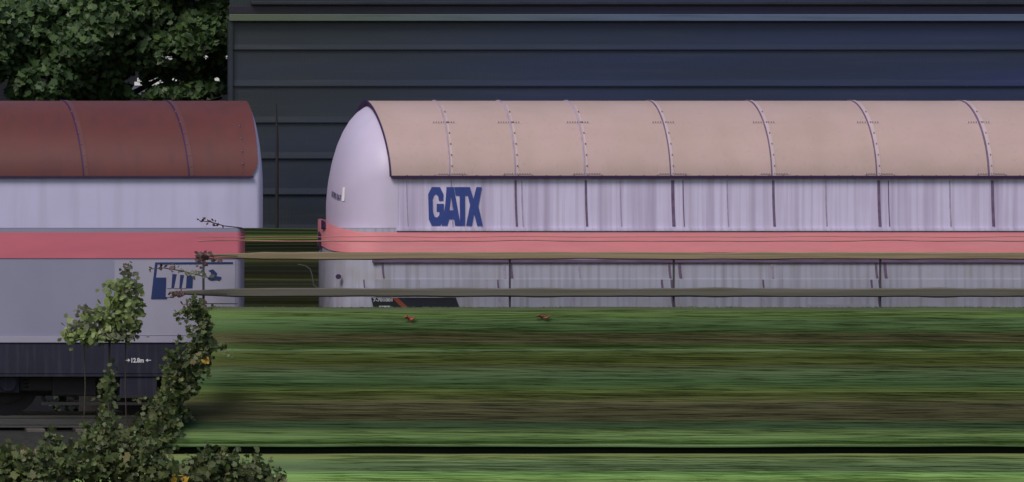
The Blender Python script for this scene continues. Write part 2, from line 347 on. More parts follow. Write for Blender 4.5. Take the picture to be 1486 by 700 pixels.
# ------------------------------------------------------------------ wagons
A = 1.4; YC = 1.4; ZH = Z(257); ZT = Z(146.5, YC); NS = 1.85
def arc(off=0.0, n=40, a0=0.0, a1=math.pi):
    """hood arc from near side over the top to the far side"""
    p = []
    for i in range(n+1):
        th = a0 + (a1-a0)*i/n; cx, sz = math.cos(th), math.sin(th)
        yy = YC - math.copysign(abs(cx)**(2/NS), cx)*(A+off)
        zz = ZH + abs(sz)**(2/NS)*(ZT-ZH-.035+off)
        p.append((yy, zz))
    return p
ZM = Z(331)
def contour(): return [(0.0, ZM), (0.0, (ZM+ZH)/2)] + arc(0, 36) + [(2*A, (ZM+ZH)/2), (2*A, ZM)]
def dome_x(s, b): return b*(1 - s**2.3)**(1/2.3)
def upper_body(name, xl, bl, xr, br, m, parent):
    mb = MB(); ct = contour(); rows = []
    ss = [0.0, .12, .25, .38, .5, .61, .71, .8, .87, .93, .97, .99, 1.0]
    def ring(x, s): return [(x, YC+(y-YC)*s, ZM+(z-ZM)*s) for y, z in ct]
    for s in ss: rows.append(ring(xl - dome_x(s, bl), s))
    for i in range(1, 24): rows.append(ring(xl + (xr-xl)*i/24, 1))
    for s in ss[::-1]: rows.append(ring(xr + dome_x(s, br), s))
    mb.grid(rows); 
    return mb.build(name, m, parent, True)
def plan(xl, bl, xr, br, off=0.0, n=20):
    """near side + both rounded ends, seen from above (closed)"""
    def end(xe, b, sg):
        r = []
        for i in range(n+1):
            th = math.pi*i/n; cx, sn = math.cos(th), math.sin(th)
            r.append((xe + sg*(abs(sn)**(2/2.4)*(b+off)), YC - math.copysign(abs(cx)**(2/2.4), cx)*(A+off)))
        return r
    return end(xl, bl, -1)[::-1] + end(xr, br, 1)        # far-left ... near-left, near-right ... far-right
def wall_loop(mb, pl, z0, z1, cap=True):
    lo = [(x, y, z0) for x, y in pl]; hi = [(x, y, z1) for x, y in pl]
    mb.grid([lo, hi], True)
    if cap: mb.poly(hi); mb.poly(lo[::-1])
    return mb
def curve_text(s, size):
    cu = bpy.data.curves.new('t', 'FONT'); cu.body = s; cu.size = size; cu.extrude = 0.0; cu.offset = 0.004*size/0.1
    o = bpy.data.objects.new('t', cu); me = bpy.data.meshes.new_from_object(o); bpy.data.objects.remove(o)
    v = [tuple(q.co) for q in me.vertices]; f = [tuple(p.vertices) for p in me.polygons]; return v, f
def text_mesh(mb, s, xa, xb, za, zb, fn):
    """letters stretched into the box xa..xb, za..zb and laid on the surface fn(u,v)->(x,y,z)"""
    v, f = curve_text(s, .1)
    ax, bx = min(p[0] for p in v), max(p[0] for p in v); ay, by = min(p[1] for p in v), max(p[1] for p in v)
    n = len(mb.v)
    mb.v += [fn(xa+(p[0]-ax)/(bx-ax)*(xb-xa), za+(p[1]-ay)/(by-ay)*(zb-za)) for p in v]
    mb.f += [tuple(n+i for i in q) for q in f]
def curve_shape(mb, splines, fn):
    cu = bpy.data.curves.new('c', 'CURVE'); cu.dimensions = '2D'; cu.fill_mode = 'FRONT'
    for sp_ in splines:
        s = cu.splines.new('POLY'); s.points.add(len(sp_)-1); s.use_cyclic_u = True
        for q, (a, b) in zip(s.points, sp_): q.co = (a, b, 0, 1)
    o = bpy.data.objects.new('c', cu); me = bpy.data.meshes.new_from_object(o); bpy.data.objects.remove(o)
    n = len(mb.v); mb.v += [fn(q.co.x, q.co.y) for q in me.vertices]; mb.f += [tuple(n+i for i in p.vertices) for p in me.polygons]
def flat(mb, pts, y): mb.poly([(X(a), y, Z(b)) for a, b in pts])

def bogie(parent, xc):
    b = MB(); b.box(xc-1.35, xc+1.35, .25, .40, .34, .62); b.box(xc-.3, xc+.3, .2, .42, .28, .72); b.box(xc-1.3, xc+1.3, 2.4, 2.55, .34, .62); b.box(xc-.25, xc+.25, .4, 2.4, .4, .6)
    for sx in (-1, 1): b.poly([(xc+sx*1.35, .245, .6), (xc+sx*1.6, .245, .5), (xc+sx*1.6, .245, .42), (xc+sx*1.35, .245, .36)])
    bo = b.build('bogie', M['iron'], parent, bevel=.02)
    for sx in (-.9, .9):
        wl = MB()
        for yy in (.68, 2.12): wl.cyl((xc+sx, yy, .46), (0,1,0), .46, .12, 28); wl.cyl((xc+sx, yy-.04 if yy<1 else yy+.04, .46), (0,1,0), .30, .14, 24)
        wl.cyl((xc+sx, 1.4, .46), (0,1,0), .08, 2.1, 12)
        wl.build('wheelset', M['iron'], bo, True)
        ab = MB(); ab.box(xc+sx-.16, xc+sx+.16, .17, .36, .32, .62); ab.cyl((xc+sx, .15, .46), (0,1,0), .11, .06, 14); ab.build('axle_box', M['frame'], bo, bevel=.015)
        for dx in (-.25, .25):
            s = MB(); s.tube([(xc+sx+dx+.055*math.cos(a*.7), .3+.055*math.sin(a*.7), .36+.0055*a) for a in range(46)], .013, 5); s.build('spring', M['iron'], bo)
    return bo

def bolt_strip(fn, ts, t0, t1, r, rt, hw, name, m, parent):
    """one flange strip with raised bolt heads; fn(t, u, h) = point at path t, across u, height h"""
    mb = MB(); idx = {}
    T = [t0]; heads = []
    for t in sorted(ts):
        T += [t-rt, t+rt]; heads.append(len(T)-2)
    T.append(t1); U = [-hw, -r, r, hw]
    for i, t in enumerate(T):
        for j, u in enumerate(U): idx[i, j] = len(mb.v); mb.v.append(fn(t, u, .0025))
    mats = []
    for i in range(len(T)-1):
        for j in range(3):
            q = (idx[i, j], idx[i, j+1], idx[i+1, j+1], idx[i+1, j])
            if i in heads and j == 1:
                n = len(mb.v); e = .15
                ta, tb_ = T[i]+(T[i+1]-T[i])*e, T[i+1]-(T[i+1]-T[i])*e
                mb.v += [fn(ta, -r*.7, .016), fn(ta, r*.7, .016), fn(tb_, r*.7, .016), fn(tb_, -r*.7, .016)]
                mb.f.append((n, n+1, n+2, n+3)); mats.append(1)
                for k in range(4): mb.f.append((q[k], q[(k+1) % 4], n+(k+1) % 4, n+k)); mats.append(1)
            else: mb.f.append(q); mats.append(0)
    o = mb.build(name, m, parent); o.data.materials.append(M['bolt'])
    for p, k in zip(o.data.polygons, mats): p.material_index = k
    return o
def up_fn(xf):      # path runs up the hood (t = height share 0..1), u along the wagon
    def f(t, u, h):
        zz = ZH + (ZT-ZH)*t; y0, y1 = arc_at(zz-.01, .037), arc_at(zz+.01, .037); L = math.hypot(y1-y0, .02)
        return (xf(t)+u, arc_at(zz, .037) - h*.02/L, zz + h*(y1-y0)/L)
    return f
def along_fn(zc):   # path runs along the wagon (t = x), u up the hood
    def f(t, u, h):
        zz = zc+u; y0, y1 = arc_at(zz-.01, .037), arc_at(zz+.01, .037); L = math.hypot(y1-y0, .02)
        return (t, arc_at(zz, .037) - h*.02/L, zz + h*(y1-y0)/L)
    return f
def arc_at(zz, off):
    """depth of the hood surface at height zz on the near side"""
    t = min(1, max(0, (zz-ZH)/(ZT-ZH-.035+off))); return YC - (1-t**NS)**(1/NS)*(A+off)

def hood(parent, m, xl, xr, corner_r=0.0, slantl=0.0):
    mb = MB(); pa = arc(.035, 48); rows = []
    def endx(k, z):
        u = (z-ZH)/(ZT-ZH)
        return -corner_r*(max(0, 1-u/.22))**2
    ins = arc(.010, 48)
    def lx(y, z):
        u = (z-ZH)/(ZT-ZH); return xl - slantl*(u**1.6 if y < YC else 1+.6*(1-u))
    rows.append([(lx(y, z), y, z) for y, z in ins]); rows.append([(lx(y, z), y, z) for y, z in pa])
    for i in range(1, 30): rows.append([(xl+(xr-xl)*i/30 - 0, y, z) for y, z in pa])
    rows.append([(xr+endx(0, z), y, z) for y, z in pa]); rows.append([(xr+endx(0, z), y, z) for y, z in ins])
    mb.grid(rows)
    return mb.build('hood', m, parent, True)
def seam(hd, parent_m, gasket_m, x, skew, wb, wg, rows_, rng):
    """one hood joint: dark gasket line, pale batten and its bolts (x at the hood's lower edge, skew towards the top)"""
    def strip(xa, xb, off, n=30):
        p = arc(off, n, 0.02, math.pi/2+.5); mb = MB(); L = len(p)
        q = arc(off-.012, n, 0.02, math.pi/2+.5)
        def sx(i): return skew*min(1, i/(L*.76))**1.2
        mb.grid([[(xa+sx(i), *q[i]) for i in range(L)], [(xa+sx(i), *p[i]) for i in range(L)], [(xb+sx(i), *p[i]) for i in range(L)], [(xb+sx(i), *q[i]) for i in range(L)]])
        return mb
    if wb: bt = strip(x+wg, x+wg+wb, .043).build('batten', parent_m, hd, True)
    gk = strip(x-.002, x+wg-.001, .047).build('gasket', gasket_m, hd, True)
    bolt_strip(up_fn(lambda t: x+wg+.03+skew*t**1.5), [k/7.2 for k in range(1, 7)], .02, .93, .007, .009, .010, 'bolt_strip', parent_m, hd)
    if rows_:
        for zc, n in ((Z(178, .4), 9), (ZH+.045, 11)):
            bolt_strip(along_fn(zc), [x-.13+.034*k for k in range(n)], x-.16, x-.13+.034*n, .005, .006, .008, 'bolt_strip', parent_m, hd)

# ---------- right-hand wagon
rw = empty('hood_wagon', (X(1200), YC, 0)); tag(rw, 'white freight wagon with pinkish tan hood and big GATX lettering', 'wagon')
XL, XR = X(578), X(1960)
upper_body('body', XL, .73, XR, .62, M['white_r'], rw)
# smooth unstained end cap over the body end
mb = MB(); ct = contour(); rows = []
for s in [0.0, .12, .25, .38, .5, .61, .71, .8, .87, .93, .97, .99, 1.0]:
    rows.append([(XL - dome_x(s, .73) - .004, YC+(y-YC)*s*1.003, ZM+(z-ZM)*s*1.003) for y, z in ct])
mb.grid(rows); mb.build('end_cap', M['white_dome'], rw, True)
lo = MB(); wall_loop(lo, plan(X(560), .66, XR-.15, .72), Z(497), ZM-.004); lo.build('lower_body', M['white_low'], rw, True)
hr = hood(rw, M['hood_r'], X(566), X(1972), 0, .13)
hl = MB(); pr_ = [arc(o, 44) for o in (.040, .046, .046, .0, -.035)]
def rimx(y, z):
    u = (z-ZH)/(ZT-ZH); return X(566) - .13*(u**1.6 if y < YC else 1+.6*(1-u))
def mixp(a, b_, k): return (a[0]+(b_[0]-a[0])*k, a[1]+(b_[1]-a[1])*k)
wt = [min(1, (i/20)**2) if i < 22 else 1 for i in range(45)]       # dark rim paints in the hood's shaded inside: deep over the crown, thin near
pr_ = [pr_[0], pr_[1], pr_[2], [mixp(a, b_, k) for a, b_, k in zip(pr_[2], pr_[3], wt)], [mixp(a, b_, k) for a, b_, k in zip(pr_[2], pr_[4], wt)]]
hl.grid([[(rimx(y, z)+dx, y, z) for y, z in p] for p, dx in zip(pr_, (.012, .010, -.012, -.014, .0))]); hl.build('rim', M['rubber'], hr, True)
er = MB(); er.box(X(566)+.01, X(1972), -.065, -.02, Z(258.8), Z(255.2)); er.build('edge_rail', M['rubber'], hr)
for i, (px, wb, wg, rr) in enumerate([(652,0,.010,1),(747,0,.012,1),(848,0,.014,1),(973,.035,.014,1),(1120,.045,.015,1),(1272,.05,.015,1),(1435,.05,.022,1),(1600,.05,.022,1),(1780,.05,.022,1)]):
    seam(hr, M['batten_r'], M['rib_thin'] if i < 3 else M['rib'], X(px)-wg, 0.03 if px < 900 else 0, wb, wg, rr, i)
sx_ = [X(652), X(747), X(848), X(973), X(1120), X(1272), X(1435)]
bolt_strip(along_fn(ZH+.018), [X(590)+.187*k for k in range(68)], X(575), X(1968), .008, .009, .010, 'bolt_strip', M['hood_r'], hr)
def rib(px, y0, y1, wpx, y, m='rib', lean=0.0, name='seam'):
    q = MB(); xx = X(px); hw = wpx/2/PPM
    n = 6; rows = []
    for i in range(n+1):
        u = i/n; z = Z(y0+(y1-y0)*u); dx = lean*u*u/PPM
        rows.append([(xx-hw+dx, y+.008, z), (xx-hw+dx, y, z), (xx+hw+dx, y, z), (xx+hw+dx, y+.008, z)])
    q.grid(rows); return q.build(name, M[m], rw)
for px, wp, m in ((748,3,'rib'),(850,3,'rib'),(976,4.5,'rib'),(991,1.2,'rib'),(1122,3.5,'rib'),(1275,4,'rib'),(1289,1.2,'rib'),(1440,4,'rib'),(655,1.5,'rib_thin'),(590,1,'rib_thin'),(757,1.5,'rib_thin'),(900,1.5,'rib_thin'),(1055,1.5,'rib_thin'),(1198,2,'rib_thin'),(1378,2,'rib_thin')):
    rib(px, 262, 329, wp, -.006, m, 2)
for px, wp, m in ((555,2,'rib'),(741,4,'rib'),(731,3,'rib_thin'),(840,2,'rib_thin'),(971,3,'rib'),(986,4,'rib'),(1120,3,'rib_thin'),(1271,3,'rib'),(1284,4,'rib')):
    rib(px, 382.5, 404, wp, -.008, m, 2)
for px, wp, m in ((528,2,'rib'),(608,1,'rib_thin'),(706,2,'rib_thin'),(722,2.5,'rib'),(960,3,'rib'),(974,3,'rib'),(1107,2.5,'rib'),(1264,3,'rib'),(1276,4,'rib')):
    rib(px, 406, 418, wp, -.02, m, 1)
for px, wp, m in ((724,3,'rib_thin'),(830,2,'rib_thin'),(976,5,'rib'),(1108,2,'rib_thin'),(1275,4,'rib')):
    rib(px, 431, 450, wp, -.02, m, 3)
MB().box(X(575), XR, -.03, .01, Z(335.5), Z(331.2)).build('ledge', M['white_r'], rw, bevel=.004)
MB().box(X(540), XR, -.028, .01, Z(381.5), Z(376.5)).build('lip_rail', M['rib'], rw, bevel=.004)
MB().box(X(545), XR, -.016, .01, Z(431), Z(405)).build('side_panel', M['white_low'], rw, bevel=.004)
MB().box(X(545), XR, -.019, .01, Z(497), Z(431.3)).build('side_panel', M['white_low'], rw, bevel=.004)
# red belt, climbing round the end
mb = MB(); pl = plan(X(560), .66, XR-.15, .72, .012, 40)[:44]; rows = [[], []]
ne = 41
for i, (x, y) in enumerate(pl[:ne] ):
    u = max(0, min(1, (y-.08)/1.2))
    rows[0].append((x, y, Z(366.5 - 9*u*u))); rows[1].append((x, y, Z(337 - 20*u)))
xn = XR-.2
rows[0].append((xn, -.012, Z(366.5))); rows[1].append((xn, -.012, Z(337)))
mb.grid(rows); mb.build('red_stripe', M['red_r'], rw, True)
def plan_x(y):
    P = plan(X(560), .66, XR-.15, .72, .02, 40)[:41]; return min(P, key=lambda p: abs(p[1]-y))[0]
for ya, yb, za, zb in ((1.22, 1.02, 333, 319), (1.52, 1.40, 364, 336)):
    q = MB(); q.grid([[(plan_x(y)-o, y, z) for y, z in ((ya, Z(zb, 1)), (yb, Z(zb+3, 1)), (yb, Z(za-2, 1)), (ya, Z(za, 1)))] for o in (0.0, .02)], True)
    q.poly([(plan_x(y)-.02, y, z) for y, z in ((ya, Z(zb, 1)), (yb, Z(zb+3, 1)), (yb, Z(za-2, 1)), (ya, Z(za, 1)))]); q.build('grab_handle', M['rubber'], rw)
# GATX
gm = MB(); K = lambda L: [(600+a/7, -(250+b_/7)) for a, b_ in L]
def on(y): return lambda u, v: (X(u), y, Z(-v))
G_ = [(148,225),(185,152),(268,152),(303,222),(303,292),(258,292),(250,245),(228,222),(208,235),(193,275),(196,400),(213,452),(238,462),(260,440),(265,402),(235,402),(235,322),(308,322),(306,480),(272,545),(185,545),(155,480)]
A_ = [(335,152),(408,152),(478,545),(421,545),(412,478),(360,478),(343,545),(285,545),(322,330)]; Ah = [(380,245),(405,388),(364,388)]
T_ = [(412,152),(572,152),(582,237),(522,237),(522,545),(472,545),(468,237),(428,237)]
X_ = [(560,152),(572,152),(607,275),(638,152),(692,152),(657,345),(702,545),(645,545),(613,418),(590,545),(532,545),(574,335),(540,200)]
for s_, y in (([K(G_)], -.008), ([K(A_), K(Ah)], -.0095), ([K(T_)], -.011), ([K(X_)], -.0125)): curve_shape(gm, s_, on(y))
gm.build('lettering', M['navy'], rw)
# number on the rounded end
tm = MB()
def on_dome(u, v):
    """u = metres along the end from far to near, v = height"""
    y = u; z = v
    # find s so that (y,z) lies on the scaled contour: use the lower straight part of the contour
    s = 0.0
    lo_, hi_ = 0.02, 1.0
    for _ in range(30):
        md = (lo_+hi_)/2; zz = ZM + (z-ZM)/md
        ins = abs(y-YC)/md <= A and (zz <= ZH or abs((y-YC)/(A*md))**NS + ((zz-ZH)/(ZT-ZH-.035))**NS <= 1)
        if ins: hi_ = md
        else: lo_ = md
    return (XL - dome_x(hi_, .73) - .012, y, z)
v0 = len(tm.v); text_mesh(tm, '80 7890 104-7', 0, 1, 0, 1, lambda u, v: (u, 0, v))
tm.v = [on_dome(1.22 - .52*u, Z(281+7*u, 1) + (v-.5)*.085) for u, _, v in tm.v]
tm.build('number', M['dark_txt'], rw)
pm = MB(); pm.quad(*[on_dome(a, b_) for a, b_ in ((.66, Z(292,.6)), (.58, Z(292,.6)), (.58, Z(272,.6)), (.66, Z(272,.6)))]); pm.build('label_plate', M['white_trim'], rw)
# black data plate low on the side
pl_ = MB(); flat(pl_, [(538,432),(661,432),(668,450),(673,463),(545,463)], -.024); bp_ = pl_.build('data_plate', M['black'], rw)
q = MB(); text_mesh(q, '7-701001', X(541), X(569), Z(438), Z(432.8), lambda u, v: (u, -.027, v)); q.build('lettering', M['white_txt'], bp_)
q = MB(); flat(q, [(549,444),(566,444),(564,447),(551,447)], -.027); q.build('mark', M['white_txt'], bp_)
q = MB(); flat(q, [(568,432),(576,432),(596,450),(586,450)], -.027); q.build('warning_stripe', M['orange'], bp_)
MB().box(X(1170), X(1262), -.026, -.02, Z(447), Z(442)).build('info_strip', M['placard'], rw)
q = MB(); q.cyl((X(497), .38, Z(402)), (0.3,1,0), .035, .05, 12); q.build('lamp_bracket', M['rubber'], rw)
# underframe
MB().box(X(560), XR-.2, .06, 2.74, Z(545), Z(498)).build('underframe', M['frame'], rw, bevel=.01)
bogie(rw, X(760)); bogie(rw, X(1790))
for yy in (.5, 2.3):
    for xe, sg in ((X(560)-.55, -1), (XR+.4, 1)):
        q = MB(); q.cyl((xe, yy, 1.06), (1,0,0), .07, .5, 14); q.cyl((xe+sg*.26, yy, 1.06), (1,0,0), .22, .05, 22); q.build('buffer', M['iron'], rw, True)
q = MB(); q.tube([(X(432,.8), .8, Z(384,.8)), (X(443,.8), .8, Z(386,.8)), (X(450,.8), .8, Z(391,.8)), (X(453,.8), .8, Z(400,.8)), (X(455,.8), .8, Z(414,.8)), (X(470,.8), .8, Z(425,.8)), (X(500,.8), .8, Z(428,.8))], .009, 8); q.build('brake_hose', M['hose'], rw, True)

# ---------- left-hand wagon
lw = empty('hood_wagon', (X(0), YC, 0)); tag(lw, 'pale wagon with dark red brown hood and crimson stripe under the maple', 'wagon')
XL2, XR2 = X(-1010), X(372)
upper_body('body', XL2, .5, XR2, .18, M['white_l'], lw)
lo = MB(); wall_loop(lo, plan(XL2+.2, .3, X(343), .2), Z(488), ZM-.004); lo.build('lower_body', M['white_low_l'], lw, True)
hl_ = hood(lw, M['hood_l'], X(-1020), X(374.5), .10)
MB().box(X(-1018), X(367), -.062, -.02, Z(258.3), Z(255.6)).build('edge_rail', M['rubber'], hl_)
for i, px in enumerate((275, 122, -30, -190, -350, -520, -690, -860)):
    seam(hl_, M['batten_l'], M['rubber'], X(px)-.016, -.19, 0.06, .016, 0, i)
bolt_strip(up_fn(lambda t: X(352)), [k/6.2 for k in range(1, 5)], .05, .8, .008, .010, .016, 'bolt_strip', M['hood_l'], hl_)
mb = MB(); pl = plan(XL2+.2, .3, X(343), .2, .010, 30)
mb.grid([[(x, y, Z(375)) for x, y in pl], [(x, y, Z(337.5)) for x, y in pl]], True); mb.build('red_stripe', M['red_l'], lw, True)
pc = MB(); flat(pc, [(166,378),(341,378),(341,487),(166,487)], -.006); pcd = pc.build('placard', M['placard'], lw)
q = MB(); flat(q, [(225,381),(338,380.5),(338,383.5),(228.5,384)], -.0105); flat(q, [(225,381.02),(228.4,384.02),(223,433.98),(219,434)], -.0095)
flat(q, [(222.3,403),(241,403),(240,431.5),(219.8,432)], -.012); flat(q, [(219,431.6),(242,431),(242,434),(219,434.2)], -.0135)
flat(q, [(248,397.5),(280,401),(279,418.5),(242,418.5)], -.011)
q.build('emblem', M['blue'], pcd)
q = MB()
for a, wd in ((243, 4.5), (254, 5), (265, 3.5)): flat(q, [(a+2.5, 398), (a+2.5+wd, 398), (a+wd+1, 418.6), (a-2+.5, 418.6)], -.0145)
flat(q, [(241,424),(247,431.3),(241,431.3)], -.0145)
q.build('emblem_stroke', M['placard'], pcd)
q = MB(); flat(q, [(302,393),(309,391),(315,397),(314,401),(321,402),(321,406),(306,408),(301,405),(306,400),(306,396)], -.0105); q.build('emblem', M['blue'], pcd)
MB().box(XL2, X(312), -.03, .02, Z(497.5), Z(488.3)).build('sill', M['placard'], lw, bevel=.005)
MB().box(XL2, X(330), -.012, 2.8, Z(543), Z(498.2)).build('underframe', M['frame'], lw, bevel=.01)
MB().box(XL2, X(330), -.05, .1, Z(546.5), Z(543.2)).build('frame_lip', M['frame'], lw)
q = MB(); q.box(X(174), X(228), -.03, .5, Z(577), Z(547)); bx_ = q.build('battery_box', M['frame'], lw, bevel=.012)
MB().box(X(171), X(231), -.042, .02, Z(577.5), Z(574)).build('rim', M['iron'], bx_)
MB().box(X(60), X(240), -.02, .08, Z(588), Z(584)).build('brake_rod', M['iron'], lw)
q = MB(); text_mesh(q, '12.8m', X(190.5), X(208.5), Z(526.5), Z(519.5), lambda u, v: (u, -.017, v))
for a, sg in ((189, -1), (211, 1)):
    flat(q, [(a, 523), (a+sg*-0 + sg*3.5, 520.5), (a+sg*3.5, 525.5)][::1] if sg > 0 else [(a, 523), (a-3.5, 520.5), (a-3.5, 525.5)], -.017)
    flat(q, [(a+sg*3.5, 522.5), (a+sg*8, 522.5), (a+sg*8, 523.5), (a+sg*3.5, 523.5)], -.0175)
q.build('lettering', M['white_txt'], lw)
bogie(lw, X(110)); bogie(lw, X(-850))
for yy in (.5, 2.3):
    q = MB(); q.cyl((X(343)+.5, yy, 1.06), (1,0,0), .07, .5, 14); q.cyl((X(343)+.74, yy, 1.06), (1,0,0), .22, .05, 22); q.build('buffer', M['iron'], lw, True)

# ------------------------------------------------------------------ grassy bank before the train
rows = [(446,'3f4a34'),(452,'4b5f38'),(457,'4c6336'),(462,'425a38'),(467,'465c3d'),(471,'3d5432'),(476,'38502e'),(481,'384428'),(486,'3c3f27'),(490,'41432d'),(494,'454634'),(498,'34401f'),(503,'32451f'),(507,'566b4a'),(511,'43502a'),(516,'3e4a24'),(520,'38441f'),(525,'3d4520'),(531,'3a452c'),(537,'405236'),(543,'3c5036'),(549,'3a5033'),(556,'2e4526'),(562,'3c4e2a'),(567,'48582e'),(571,'3a4420'),(575,'3e4826'),(580,'474b30'),(586,'3c3e2c'),(591,'3f4130'),(597,'3a3a26'),(602,'383a28'),(608,'3a3d2a'),(614,'293f28'),(619,'32442e'),(625,'4e643c'),(631,'546d44'),(638,'405a30'),(642,'33491f'),(645,'5a7550'),(647.5,'4a6040')]
def left_edge(py):
    P = [(440,292),(470,295),(500,292),(550,240),(600,228),(640,196),(660,150)]
    for (a, xa), (b_, xb) in zip(P[:-1], P[1:]):
        if py <= b_: return xa + (xb-xa)*(py-a)/(b_-a)
    return P[-1][1]
GAIN = 1.35
def bank(name, rows, ledge, d0, d1, py0, py1, tail, left, cols_out=None):
    v_rows = []; cl = []
    prof = []
    for i, (py, h) in enumerate(rows):
        nx = rows[i+1][0] if i+1 < len(rows) else py1
        u = (py-py0)/(py1-py0); d = d0 + (d1-d0)*u; un = (nx-py0)/(py1-py0); dn = d0 + (d1-d0)*un
        k = tuple(q*g_ for q, g_ in zip(hexlin(h, GAIN), (1.07, 1.0, .86)))
        hgt = (nx-py)
        prof += [(py+hgt*.15, d+.004, k), (py+hgt*.5, (d+dn)/2-.012, k)]
    return prof
xs = [i/70 for i in range(71)]
def sheet(prof, left, xr, seed, amp, top=None, bottom=None):
    grid = []; cols = []
    pre = top or []; post = bottom or []
    for t_ in xs:
        r = []
        for (py, d, k) in pre + prof + post:
            xl = X(left(py), d); e = t_**1.5; x = xl + (xr-xl)*e
            back = .25*max(0, 1 - (x-xl)/.4)**2
            wv = amp*noise.noise(Vector((x*.7, py*.05+seed, 0)))
            r.append((x, d+back + .06*noise.noise(Vector((x*.5, py*.02, seed))), Z(py, d)+wv)); cols.append(tuple(c*(1+.12*noise.noise(Vector((x*.35, py*.03, seed+4)))) for c in k))
        grid.append(r)
    return grid, cols
prof = bank('bank', rows, 0, -1.9, -4.2, 446, 649, 0, left_edge)
k0 = hexlin('3f4a34', 1); kd = hexlin('20291b', 1.2)
topp = [(500, -.7, kd), (452, -1.3, k0), (446, -1.6, k0)]
bott = [(649.6, -4.15, kd), (651, -4.03, kd), (662, -4.0, kd)]
gr, cl = sheet(prof, left_edge, 13.0, 3, .014, topp, bott)
mbk = MB(); mbk.grid(gr); tag(mbk.build('grass_bank', M['grass'], None, True, colors=cl), kind='structure')
rows2 = [(658.5,'525c38'),(662,'54603a'),(666,'4b6040'),(671,'46573a'),(676,'3d5038'),(681,'44573a'),(685,'506b42'),(689,'5e7d4c'),(693,'58733f'),(697,'5a7345'),(701,'4a5c34'),(712,'4a5c34')]
prof2 = [(a, b_, tuple(min(1, 1.3*q) for q in k)) for a, b_, k in bank('verge', rows2, 0, -4.3, -5.6, 658, 730, 0, None)]
gr, cl = sheet(prof2, lambda py: -60, 13.0, 9, .012, [(662, -3.3, k0), (658.4, -4.1, k0)])
mbk = MB(); mbk.grid(gr); tag(mbk.build('grass_verge', M['grass'], None, True, colors=cl), kind='structure')
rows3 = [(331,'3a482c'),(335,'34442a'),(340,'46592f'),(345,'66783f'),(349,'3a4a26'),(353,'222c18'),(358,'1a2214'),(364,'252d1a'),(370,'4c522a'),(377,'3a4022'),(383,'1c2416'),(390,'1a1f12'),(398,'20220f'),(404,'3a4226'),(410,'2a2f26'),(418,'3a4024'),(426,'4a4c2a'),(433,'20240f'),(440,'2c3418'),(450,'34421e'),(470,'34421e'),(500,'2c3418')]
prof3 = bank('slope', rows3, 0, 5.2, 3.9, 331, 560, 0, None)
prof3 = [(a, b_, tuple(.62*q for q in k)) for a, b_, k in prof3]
gr, cl = sheet(prof3, lambda py: -60, 13.0, 17, .012, [(520, 5.8, k0), (331.5, 5.5, k0)], [(575, 3.8, kd)])
mbk = MB(); mbk.grid(gr); tag(mbk.build('grass_slope', M['grass'], None, True, colors=cl), kind='structure')
# long grass lying along the bank
gb = MB(); gc = []
def blades(n, prof, left, pmin, pmax, seed):
    for _ in range(n):
        py, d, k = random.choice(prof)
        if not (pmin < py < pmax): continue
        py += random.uniform(-2.2, 2.2)
        xl = X(left(py), d)+.25; x = xl + (9.5-xl)*random.random(); L = random.uniform(.4, 1.6); wd = random.uniform(.003, .007)
        dz = random.gauss(0, .006); yy = d-.03-random.random()*.03; z = Z(py, d); f = random.uniform(.92, 1.16)
        dr = random.uniform(-.005, .008)
        n0 = len(gb.v)
        gb.v += [(x, yy, z), (x+L*.5, yy-.015, z+dz+wd*.5), (x+L, yy, z+2*dz-.01), (x+L*.5, yy-.012, z+dz-wd*.5)]
        gb.f.append((n0, n0+1, n0+2, n0+3)); kk = tuple(max(.004, c*f + dr*(.5 if i != 1 else .8)) for i, c in enumerate(k)); gc.extend([kk]*4)
blades(5500, prof, left_edge, 452, 645, 1); blades(1800, prof2, lambda py: 380, 662, 712, 2)
for _ in range(3600):       # short uneven tufts along the crest of the bank
    x = X(296, -1.7) + 13.2*random.random(); k = hexlin(random.choice(('4b5f38', '425a38', '55683e', '48583a')), GAIN); h = random.uniform(.0, .035)*(.6+.8*abs(noise.noise(Vector((x*1.3, 0, 7)))))
    n0 = len(gb.v); z0 = Z(449, -1.8); yy = -1.8+random.uniform(-.05, .1); ln = random.gauss(0, .03)
    gb.v += [(x-.005, yy, z0), (x+.005, yy, z0), (x+.004+ln*.5, yy, z0+.015+h*.6), (x+ln, yy-.01, z0+.015+h)]; gb.f.append((n0, n0+1, n0+2, n0+3)); gc.extend([k]*4)
tag(gb.build('grass', M['grass'], None, 'leaf', colors=gc), 'long flattened grass stalks lying along the bank', 'grass', kind='stuff')

# ------------------------------------------------------------------ foliage and bramble streaks, shaped as two timber rails and a cable on posts
FD = -.55
fe = empty('streak_fence', (X(900, FD), FD, -.2)); tag(fe, 'low olive foliage streaks shaped as two fence rails crossing before both wagons', 'fence')
def frail(pa, pb, px0, m, d, seed):
    rws = []; n = 110
    for i in range(n+1):
        x = X(px0, d) + (11-X(px0, d))*i/n; wv = .008*noise.noise(Vector((x*.6, seed, 0))); tp = min(1, i/8+.25)
        zc = (Z(pa, d)+Z(pb, d))/2+wv; hh = (Z(pa, d)-Z(pb, d))/2*tp*(1+.28*noise.noise(Vector((x*1.7, seed+3, 0))))
        rws.append([(x, d-.02, zc+hh*.75), (x, d, zc+hh), (x, d+.04, zc+hh), (x, d+.04, zc-hh), (x, d, zc-hh), (x, d-.02, zc-hh*.7)])
    q = MB(); q.grid(rws, True); q.build('rail', m, fe, True)
frail(366.2, 377, 293, M['wood'], FD, 1); frail(418.5, 431.2, 246, M['wood2'], FD, 2)
for px in (741, 979, 1279, 1560):
    q = MB(); q.box(X(px, FD)-.012, X(px, FD)+.012, FD+.045, FD+.07, -.25, Z(367.5, FD)); q.build('post', M['post'], fe)
